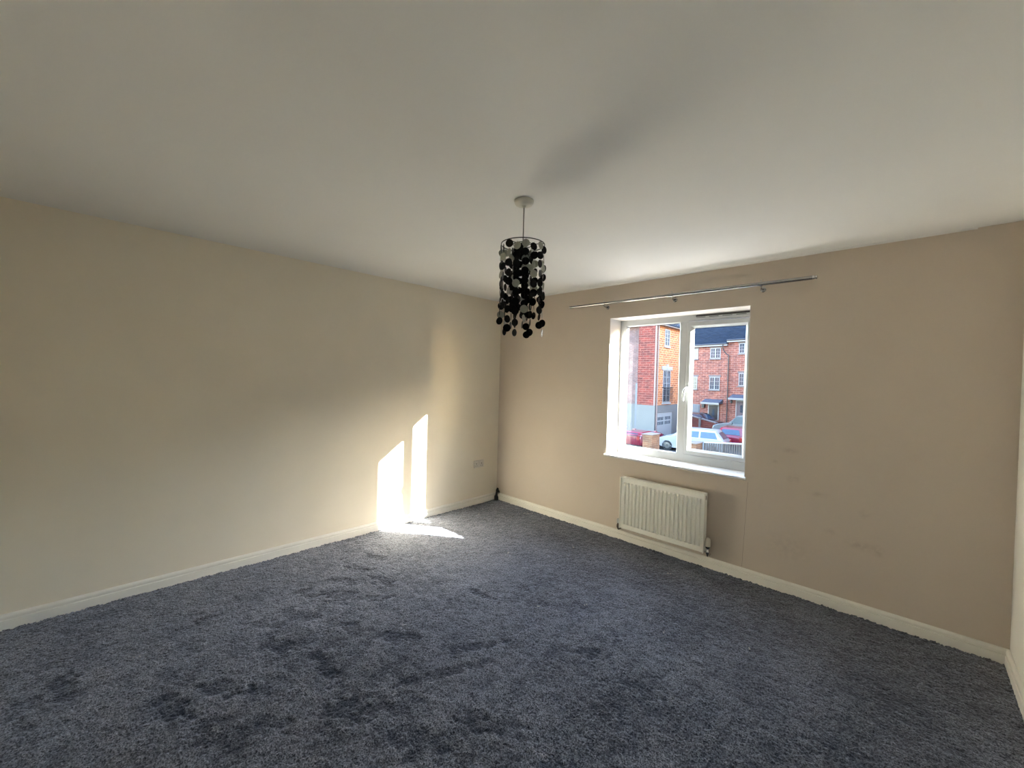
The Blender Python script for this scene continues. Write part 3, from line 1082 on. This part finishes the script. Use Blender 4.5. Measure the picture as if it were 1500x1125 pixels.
ta = terrace('brick_townhouse', 'pink brick townhouse with black front door and lower slate roof', -7.2, 1.0, 5.18,
             [(-.73, .29, 3.94, 4.98), (-.73, .29, .88, 2.14), (-3.0, -1.99, 3.94, 4.98), (-3.0, -1.99, .88, 2.14), (-5.6, -4.6, 3.94, 4.98), (-5.6, -4.6, .88, 2.14)],
             [(-.67, .23, -.66, 'door_dark')], [(-4.1, -1.62, -.66)])
tb = terrace('brick_townhouse', 'pink brick townhouse with mauve door and higher slate roof', 1.0, 9.2, 5.50,
             [(2.0, 3.02, 4.36, 5.32), (2.06, 3.02, 1.34, 2.52), (5.4, 6.4, 4.36, 5.32), (5.4, 6.4, 1.34, 2.52)],
             [(1.98, 2.88, -.10, 'door_mauve')], [(4.6, 7.0, -.3)])
# rainwater pipe with a swan neck on the party line
e = 5.18 - G
dp = MB().tube([(.62, -.35, e + .10), (.62, -.34, e - .18), (.72, -.24, e - .55), (.92, -.12, e - .86), (1.10, -.09, e - .98), (1.10, -.09, e - 1.2), (1.10, -.09, 0)], .05, 8)
part('downpipe', dp, 'gutter_dark', ta, smooth=60, label='dark rainwater pipe with a swan neck')
# wall lantern and meter box
ln = MB()
ln.lathe([(.03, 0), (.11, .06), (.12, .26), (.03, .34), (.01, .40)], (1.56, -.22, -.35 - G), 8)
ln.box(1.54, 1.58, -.22, 0, -.05 - G, 0.0 - G)
part('wall_lantern', ln, 'iron_black', tb)
part('meter_box', MB().rbox(-1.42, -1.12, -.12, 0, -.95 - G, -.55 - G, .02), 'iron_black', ta)

# --- unseen terrace and flats, added to shade the street and hide low sky
ADDED_TERRACE = [('brick_townhouse', 'left house of the unseen side terrace added to hide low sky', 0.0),
        ('brick_townhouse', 'middle house of the unseen side terrace added to hide low sky', 8.4),
        ('brick_townhouse', 'right house of the unseen side terrace added to hide low sky', 16.8)]
for nm, lb, xo in ADDED_TERRACE:
    terrace(nm, lb, xo, xo + 8.3, 5.40,
            [(xo + a, xo + a + 1.05, z, z + 1.2) for a in (1.0, 3.6, 6.2) for z in (1.0, 3.95)],
            [(xo + 1.0, xo + 1.9, -.60, 'door_dark')], [(xo + 4.2, xo + 6.7, -.6)], loc=(9.0, 27.0), deg=-30.6)
fl_ = thing('added_brick_flats', 'unseen four-storey brick block of flats added to shade the street', 'building', (1.5, 29.2, G))
fe = 8.7 - G
part('wall', MB().box(-4.0, 4.0, 0, 7.4, 0, fe), 'brick_pink', fl_)
rs = MB()
for sg_ in (-1, 1):
    rs.add([(sg_ * 4.4, -.3, fe), (sg_ * 4.4, 7.7, fe), (0, 7.7, fe + 3.1), (0, -.3, fe + 3.1), (sg_ * 4.4, -.3, fe - .12), (sg_ * 4.4, 7.7, fe - .12), (0, 7.7, fe + 2.98), (0, -.3, fe + 2.98)],
           [(0, 1, 2, 3), (7, 6, 5, 4), (0, 4, 5, 1), (2, 6, 7, 3), (1, 5, 6, 2), (3, 7, 4, 0)])
part('roof', rs, 'roof_slate', fl_)
part('gable', MB().prism([(-4.0, fe - .1), (4.0, fe - .1), (0, fe + 2.7)], 0.0, 7.4), 'brick_pink', fl_)
for zf in (.9, 3.7, 6.5, 9.2):
    for xf in (-2.9, -.6, 1.8):
        house_window(fl_, xf, xf + 1.1, zf, zf + 1.25, 0.0)
part('wing', MB().box(-4.0, 3.0, -7.2, -.001, 0, 4.6), 'brick_pink', fl_, label='two-storey brick wing added to shade the cars and fence')
part('wing_roof', MB().box(-4.2, 3.2, -7.4, -.001, 4.6, 4.85), 'roof_slate', fl_)

# --- corner house on the left
CX, CYY = -9.784, 25.324
ch = thing('corner_house', 'tall brick corner house with white ground floor and juliet balcony', 'house', (CX, CYY, G))
band = -.24 - G
eh = 5.70 - G
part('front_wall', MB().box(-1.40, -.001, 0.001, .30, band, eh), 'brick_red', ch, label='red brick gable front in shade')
part('side_wall', MB().box(-.30, 0, .30, 5.9, band, eh).box(-.03, 0.0, 0.0, .30, band, eh), 'brick_sun_tinted', ch, label='orange brick side wall with sunlight painted into its colour')
part('wing_wall', MB().box(-8.0, -1.40, .55, .85, band, eh + 2.2).box(-8, -.3, 5.6, 5.9, band, eh), 'brick_hazed', ch)
part('ground_floor', MB().box(-1.40, .02, -.02, 5.92, 0, band).box(-8.0, -1.40, .53, 5.92, 0, band), 'render_white', ch, label='white rendered ground floor')
# gable and roof above the front
gb = MB()
gb.add([(-6.5, .1, eh), (-.0, .1, eh), (-3.25, .1, eh + 3.0), (-6.5, .3, eh), (-.0, .3, eh), (-3.25, .3, eh + 3.0)], [(0, 1, 2), (5, 4, 3), (0, 3, 4, 1), (1, 4, 5, 2), (2, 5, 3, 0)])
part('gable', gb, 'brick_red', ch)
rs = MB()
rs.add([(.35, -.2, eh + .12), (.35, 6.2, eh + .12), (-3.25, 6.2, eh + 3.4), (-3.25, -.2, eh + 3.4), (.35, -.2, eh + .02), (.35, 6.2, eh + .02), (-3.25, 6.2, eh + 3.3), (-3.25, -.2, eh + 3.3)],
       [(0, 1, 2, 3), (7, 6, 5, 4), (0, 4, 5, 1), (2, 6, 7, 3), (1, 5, 6, 2), (3, 7, 4, 0)])
rs.add([(-6.85, -.2, eh + .12), (-6.85, 6.2, eh + .12), (-3.25, 6.2, eh + 3.4), (-3.25, -.2, eh + 3.4), (-6.85, -.2, eh + .02), (-6.85, 6.2, eh + .02), (-3.25, 6.2, eh + 3.3), (-3.25, -.2, eh + 3.3)],
       [(3, 2, 1, 0), (4, 5, 6, 7), (1, 5, 4, 0), (3, 7, 6, 2), (2, 6, 5, 1), (0, 4, 7, 3)])
rf = part('roof', rs, 'roof_slate', ch)
part('soffit_board', MB().box(0, .33, -.1, 6.1, eh - .02, eh + .10), 'ext_white', rf, label='white eaves board')
house_window(ch, 1.36, 2.2, 4.22 - G, 5.52 - G, 0.0, 'x', bars=3, sillm='ext_white', head=False)
# tall balcony door with white surround and railing
jw = house_window(ch, 1.24, 2.54, -.06 - G, 2.42 - G, 0.0, 'x', bars=4, sillm='ext_white', head=False)
jw['label'] = 'tall white balcony door'
part('stone_head', MB().box(0, .06, .95, 2.80, 2.42 - G, 2.70 - G).box(0, .09, 1.74, 2.02, 2.42 - G, 2.86 - G), 'ext_white', jw)
rl_ = MB()
rl_.tube([(.16, 1.1, 1.12 - G), (.16, 2.72, 1.12 - G)], .025, 6)
rl_.tube([(.16, 1.1, .05 - G), (.16, 2.72, .05 - G)], .02, 6)
jr = part('balcony_rail', rl_, 'iron_black', ch)
for k in range(14):
    yb = 1.12 + k * 1.58 / 13
    part('baluster', MB().tube([(.16, yb, .05 - G), (.16, yb, 1.12 - G)], .011, 5), 'iron_black', jr)
for yb in (1.1, 2.72):
    part('rail_stay', MB().box(0, .17, yb - .015, yb + .015, 1.08 - G, 1.11 - G), 'iron_black', jr)
# garage door in the side wall
gd = part('garage_door', MB().box(.02, .05, .30, 2.95, 0, -.80 - G), 'ext_white', ch, label='white garage door with small panes')
part('door_surround', MB().box(.02, .08, 2.95, 3.08, 0, -.70 - G).box(.02, .08, .18, .30, 0, -.70 - G).box(.02, .08, .30, 2.95, -.80 - G, -.70 - G), 'render_white', gd)
for g_ in range(2):
    for k in range(4):
        for j in range(2):
            ya = .46 + g_ * 1.22 + k * .26
            za = -1.36 - j * .34 - G
            part('pane', MB().box(.05, .056, ya, ya + .17, za, za + .24), 'ext_glass', gd)
part('downpipe', MB().tube([(.07, .17, eh - .05), (.07, .17, .1)], .055, 8), 'pipe_pale', ch, smooth=60)
part('corner_strip', MB().box(-.10, 0.012, -.014, .09, band, eh), 'pipe_pale', ch)
part('downpipe', MB().tube([(-1.46, .44, eh), (-1.46, .44, .1)], .07, 8), 'gutter_dark', ch, smooth=60)
part('pilaster', MB().box(-1.78, -1.50, .42, .56, 0, 3.9 + .25), 'garage_blue', ch)


# --- low brick piers, fence, wall
def pier(name, label, x0, x1, y0, y1, top, m):
    t = thing(name, label, 'pier', ((x0 + x1) / 2, (y0 + y1) / 2, G), group='brick garden piers')
    a, b = (x1 - x0) / 2, (y1 - y0) / 2
    h = top - G
    part('shaft', MB().box(-a, a, -b, b, 0, h - .10), m, t)
    cap = MB()
    cap.add([(-a - .05, -b - .05, h - .10), (a + .05, -b - .05, h - .10), (a + .05, b + .05, h - .10), (-a - .05, b + .05, h - .10),
             (-a - .05, -b - .05, h - .05), (a + .05, -b - .05, h - .05), (a + .05, b + .05, h - .05), (-a - .05, b + .05, h - .05), (0, 0, h)],
            [(0, 3, 2, 1), (0, 1, 5, 4), (1, 2, 6, 5), (2, 3, 7, 6), (3, 0, 4, 7), (4, 5, 8), (5, 6, 8), (6, 7, 8), (7, 4, 8)])
    part('cap', cap, 'coping', t)
    return t


brick_mat('brick_garden', (0.14, 0.06, 0.026), (0.10, 0.04, 0.018), (0.16, 0.10, 0.06), sc=1.6)
pier('brick_pier', 'wide brick garden pier in front of the corner house', -7.27, -6.72, 18.5, 19.5, -1.42, 'brick_garden')
pier('brick_pier', 'brick pier at the left end of the paling fence', -5.1, -4.67, 19.53, 20.5, -1.74, 'brick_garden')
pier('brick_pier', 'narrow brick pier at the far left edge of the window view', -9.05, -8.72, 18.9, 19.3, -1.22, 'brick_garden')

fa, fb = Vector((-4.56, 20.35)), Vector((-2.75, 21.62))
fl = (fb - fa).length
fn = thing('paling_fence', 'weathered grey paling fence with a pale top rail', 'fence', (fa.x, fa.y, G), math.atan2(fb.y - fa.y, fb.x - fa.x))
part('rail', MB().box(0, fl, -.05, .05, .98, 1.05), 'ext_white', fn, label='pale top rail')
part('rail', MB().box(0, fl, .012, .05, .30, .37), 'timber_grey', fn)
pm = MB().box(-.042, .042, -.012, .012, .05, .98).mesh('paling', 'timber_grey')
for k in range(int(fl / .118)):
    link('paling', pm, fn, (.06 + k * .118, 0, random.uniform(-.012, .0)))
pm = MB().box(-.045, .045, .03, .12, 0, 1.0).mesh('post', 'timber_grey')
for k in range(3):
    link('post', pm, fn, (.08 + k * 1.0, 0, 0))

wl_a, wl_b = Vector((-12.0, 34.05)), Vector((-7.8, 32.65))
bl = (wl_b - wl_a).length
gw = thing('garden_wall', 'red brick garden wall stepping down beside the parked van', 'wall', (wl_a.x, wl_a.y, G), math.atan2(wl_b.y - wl_a.y, wl_b.x - wl_a.x))
gm = MB()
gm.add([(0, -.11, 0), (bl, -.11, 0), (bl, -.11, 1.0), (0, -.11, 1.62), (0, .11, 0), (bl, .11, 0), (bl, .11, 1.0), (0, .11, 1.62)],
       [(0, 1, 2, 3), (7, 6, 5, 4), (0, 4, 5, 1), (2, 6, 7, 3), (1, 5, 6, 2), (3, 7, 4, 0)])
part('brickwork', gm, 'brick_red', gw)
cm_ = MB()
cm_.add([(0, -.16, 1.62), (bl, -.16, 1.0), (bl, .16, 1.0), (0, .16, 1.62), (0, -.16, 1.70), (bl, -.16, 1.08), (bl, .16, 1.08), (0, .16, 1.70)],
        [(0, 3, 2, 1), (4, 5, 6, 7), (0, 1, 5, 4), (1, 2, 6, 5), (2, 3, 7, 6), (3, 0, 4, 7)])
part('coping', cm_, 'stone_trim', gw)
part('gate_post', MB().box(bl * .66 - .09, bl * .66 + .09, -.2, .0, 0, 1.36), 'stone_trim', gw)


# --- parked cars (local frame: nose towards +x)
def car(name, label, loc, yaw, paint, glass, L=4.0, Wd=1.75, Ht=1.45, style='hatch'):
    t = thing(name, label, 'car', (loc[0], loc[1], G), yaw, group='cars parked in the street')
    h = L / 2
    if style == 'van':
        belt, cab = 1.12, [(-h + .06, h - 1.25), (-h + .16, h - 1.95)]
    elif style == 'saloon':
        belt, cab = 0.95, [(-h + .35, h - 1.05), (-h + 1.05, h - 1.85)]
    else:
        belt, cab = 0.95, [(-h + .12, h - .95), (-h + .55, h - 1.75)]
    # lower body: side profile lofted across the width
    prof = [(-h + .05, .30), (-h, .55), (-h + .02, belt - .12), (-h + .14, belt), (h - 1.15, belt + .02), (h - .55, belt - .09), (h - .12, belt - .25), (h, .58), (h - .04, .30), (h - .45, .22), (-h + .45, .22)]
    rings = []
    for yy_, s, dz in ((-Wd / 2, .955, .02), (-Wd / 2 + .05, .99, .0), (-Wd / 4, 1.0, -.0), (0, 1.0, .02), (Wd / 4, 1.0, 0), (Wd / 2 - .05, .99, 0), (Wd / 2, .955, .02)):
        rings.append([(x * s, yy_, z if z < .4 else z - (dz if abs(yy_) > Wd / 2 - .01 else -dz)) for x, z in prof])
    body = part('body', MB().loft(rings), paint, t, smooth=35)
    # cabin: rounded roof shell on pillars
    (b0, b1), (t0, t1) = cab
    yb_, yt_ = Wd / 2 - .04, Wd / 2 - .22
    zt = Ht

    def sec(s):
        """outline (x0,x1,y) at height fraction s"""
        return b0 + (t0 - b0) * s, b1 + (t1 - b1) * s, yb_ + (yt_ - yb_) * s
    rr_ = []
    for s, z in ((-.05, belt - .03), (.5, belt + (zt - belt) * .5), (.86, zt - .075), (.98, zt - .02)):
        x0, x1, yv = sec(s)
        c = .10
        rr_.append([(x0 + c, -yv, z), (x1 - c, -yv, z), (x1, -yv + c * 1.5, z), (x1, yv - c * 1.5, z), (x1 - c, yv, z), (x0 + c, yv, z), (x0, yv - c * 1.5, z), (x0, -yv + c * 1.5, z)])
    x0, x1, yv = sec(1.2)
    rr_.append([(x0 + .3, -yv + .12, zt), (x1 - .3, -yv + .12, zt), (x1 - .15, -yv + .3, zt), (x1 - .15, yv - .3, zt), (x1 - .3, yv - .12, zt), (x0 + .3, yv - .12, zt), (x0 + .15, yv - .3, zt), (x0 + .15, -yv + .3, zt)])
    part('cabin', MB().loft(rr_), paint, t, smooth=40)

    def quad(s0, s1, pts2):
        """glass slab: pts2 = four points with a small outward offset"""
        mb = MB()
        c_ = sum((Vector(p) for p in pts2), Vector()) / 4
        nrm = (Vector(pts2[1]) - Vector(pts2[0])).cross(Vector(pts2[3]) - Vector(pts2[0])).normalized()
        mid_ = Vector(((b0 + b1) / 2, 0, belt + .2))
        if nrm.dot(c_ - mid_) < 0:
            nrm = -nrm
        mb.add([Vector(p) + nrm * .012 for p in pts2] + [Vector(p) - nrm * .02 for p in pts2], [(0, 1, 2, 3), (7, 6, 5, 4), (0, 4, 5, 1), (1, 5, 6, 2), (2, 6, 7, 3), (3, 7, 4, 0)])
        return mb
    zl, zh = belt + .04, zt - .12
    sl_, sh_ = (zl - belt) / (zt - belt), (zh - belt) / (zt - belt)
    a0, a1, ya = sec(sl_)
    c0, c1, yc = sec(sh_)
    part('windscreen', quad(0, 0, [(a1, -ya + .2, zl), (a1, ya - .2, zl), (c1, yc - .2, zh), (c1, -yc + .2, zh)]), glass, t)
    part('rear_window', quad(0, 0, [(a0, -ya + .2, zl), (a0, ya - .2, zl), (c0, yc - .2, zh), (c0, -yc + .2, zh)]), glass, t)
    xm = (c0 + c1) / 2 - .05
    for s in (-1, 1):
        part('side_window', quad(0, 0, [(xm + .05, s * ya, zl), (a1 - .2, s * ya, zl), (c1 - .08, s * yc, zh), (xm + .05, s * yc, zh)]), glass, t)
        if style != 'van':
            part('side_window', quad(0, 0, [(a0 + .3, s * ya, zl), (xm - .05, s * ya, zl), (xm - .05, s * yc, zh), (c0 + .16, s * yc, zh)]), glass, t)
        part('door_mirror', MB().rbox(a1 - .42, a1 - .26, s * (ya + .10) - .10, s * (ya + .10) + .10, belt - .02, belt + .12, .04), paint, t, smooth=40)
        part('headlight', MB().rbox(h - .25, h - .04, s * (Wd / 2 - .25) - .16, s * (Wd / 2 - .25) + .16, .62, .74, .03), 'ext_glass', t)
        part('tail_light', MB().rbox(-h - .01, -h + .16, s * (Wd / 2 - .17) - .10, s * (Wd / 2 - .17) + .10, .62, .90, .03), 'tail_red', t)
        for xw in (h - .78, -h + .72):
            whl = part('wheel', MB().lathe([(.20, -.10), (.31, -.10), (.325, -.06), (.325, .06), (.31, .10), (.20, .10)], (xw, s * (Wd / 2 - .10), .325), 20, axis='y'), 'tyre', t, smooth=40)
            part('hub', MB().lathe([(.20, -.085), (.19, -.105), (.05, -.11), (.05, .11), (.19, .105), (.20, .085)], (xw, s * (Wd / 2 - .10), .325), 16, axis='y'), 'hub_grey', whl)
    return t


car('parked_car', 'white hatchback parked nearest, behind the paling fence', (-6.15, 22.95), math.radians(180 + 6), 'car_white', 'car_glass', 4.1, 1.78, 1.47)
car('parked_car', 'red car with a dark blue rear window behind the white hatchback', (-4.85, 27.3), math.radians(94), 'car_red', 'car_glass', 4.0, 1.70, 1.42, 'hatch')
car('parked_car', 'white van parked beside the red brick garden wall', (-5.75, 32.9), math.radians(180 - 10), 'car_van_white', 'car_glass_pale', 4.5, 1.85, 1.82, 'van')
car('parked_car', 'black car parked in front of the black front door', (-10.6, 36.6), math.radians(-10), 'car_navy', 'car_glass', 4.3, 1.78, 1.52)
car('parked_car', 'small red car half hidden by the wide brick pier', (-9.1, 22.2), math.radians(90), 'car_red', 'car_glass', 3.6, 1.5, 1.08)

ir = thing('iron_railing', 'dark iron railing at the far left of the window view', 'railing', (-8.7, 19.1, G))
part('rail', MB().tube([(0, 0, 1.05), (1.42, .1, 1.05)], .02, 6), 'iron_black', ir)
part('rail', MB().tube([(0, 0, .15), (1.42, .1, .15)], .02, 6), 'iron_black', ir)
for k in range(12):
    a = .04 + k * .12
    part('bar', MB().tube([(a, a * .07, 0), (a, a * .07, 1.12)], .010, 5), 'iron_black', ir)
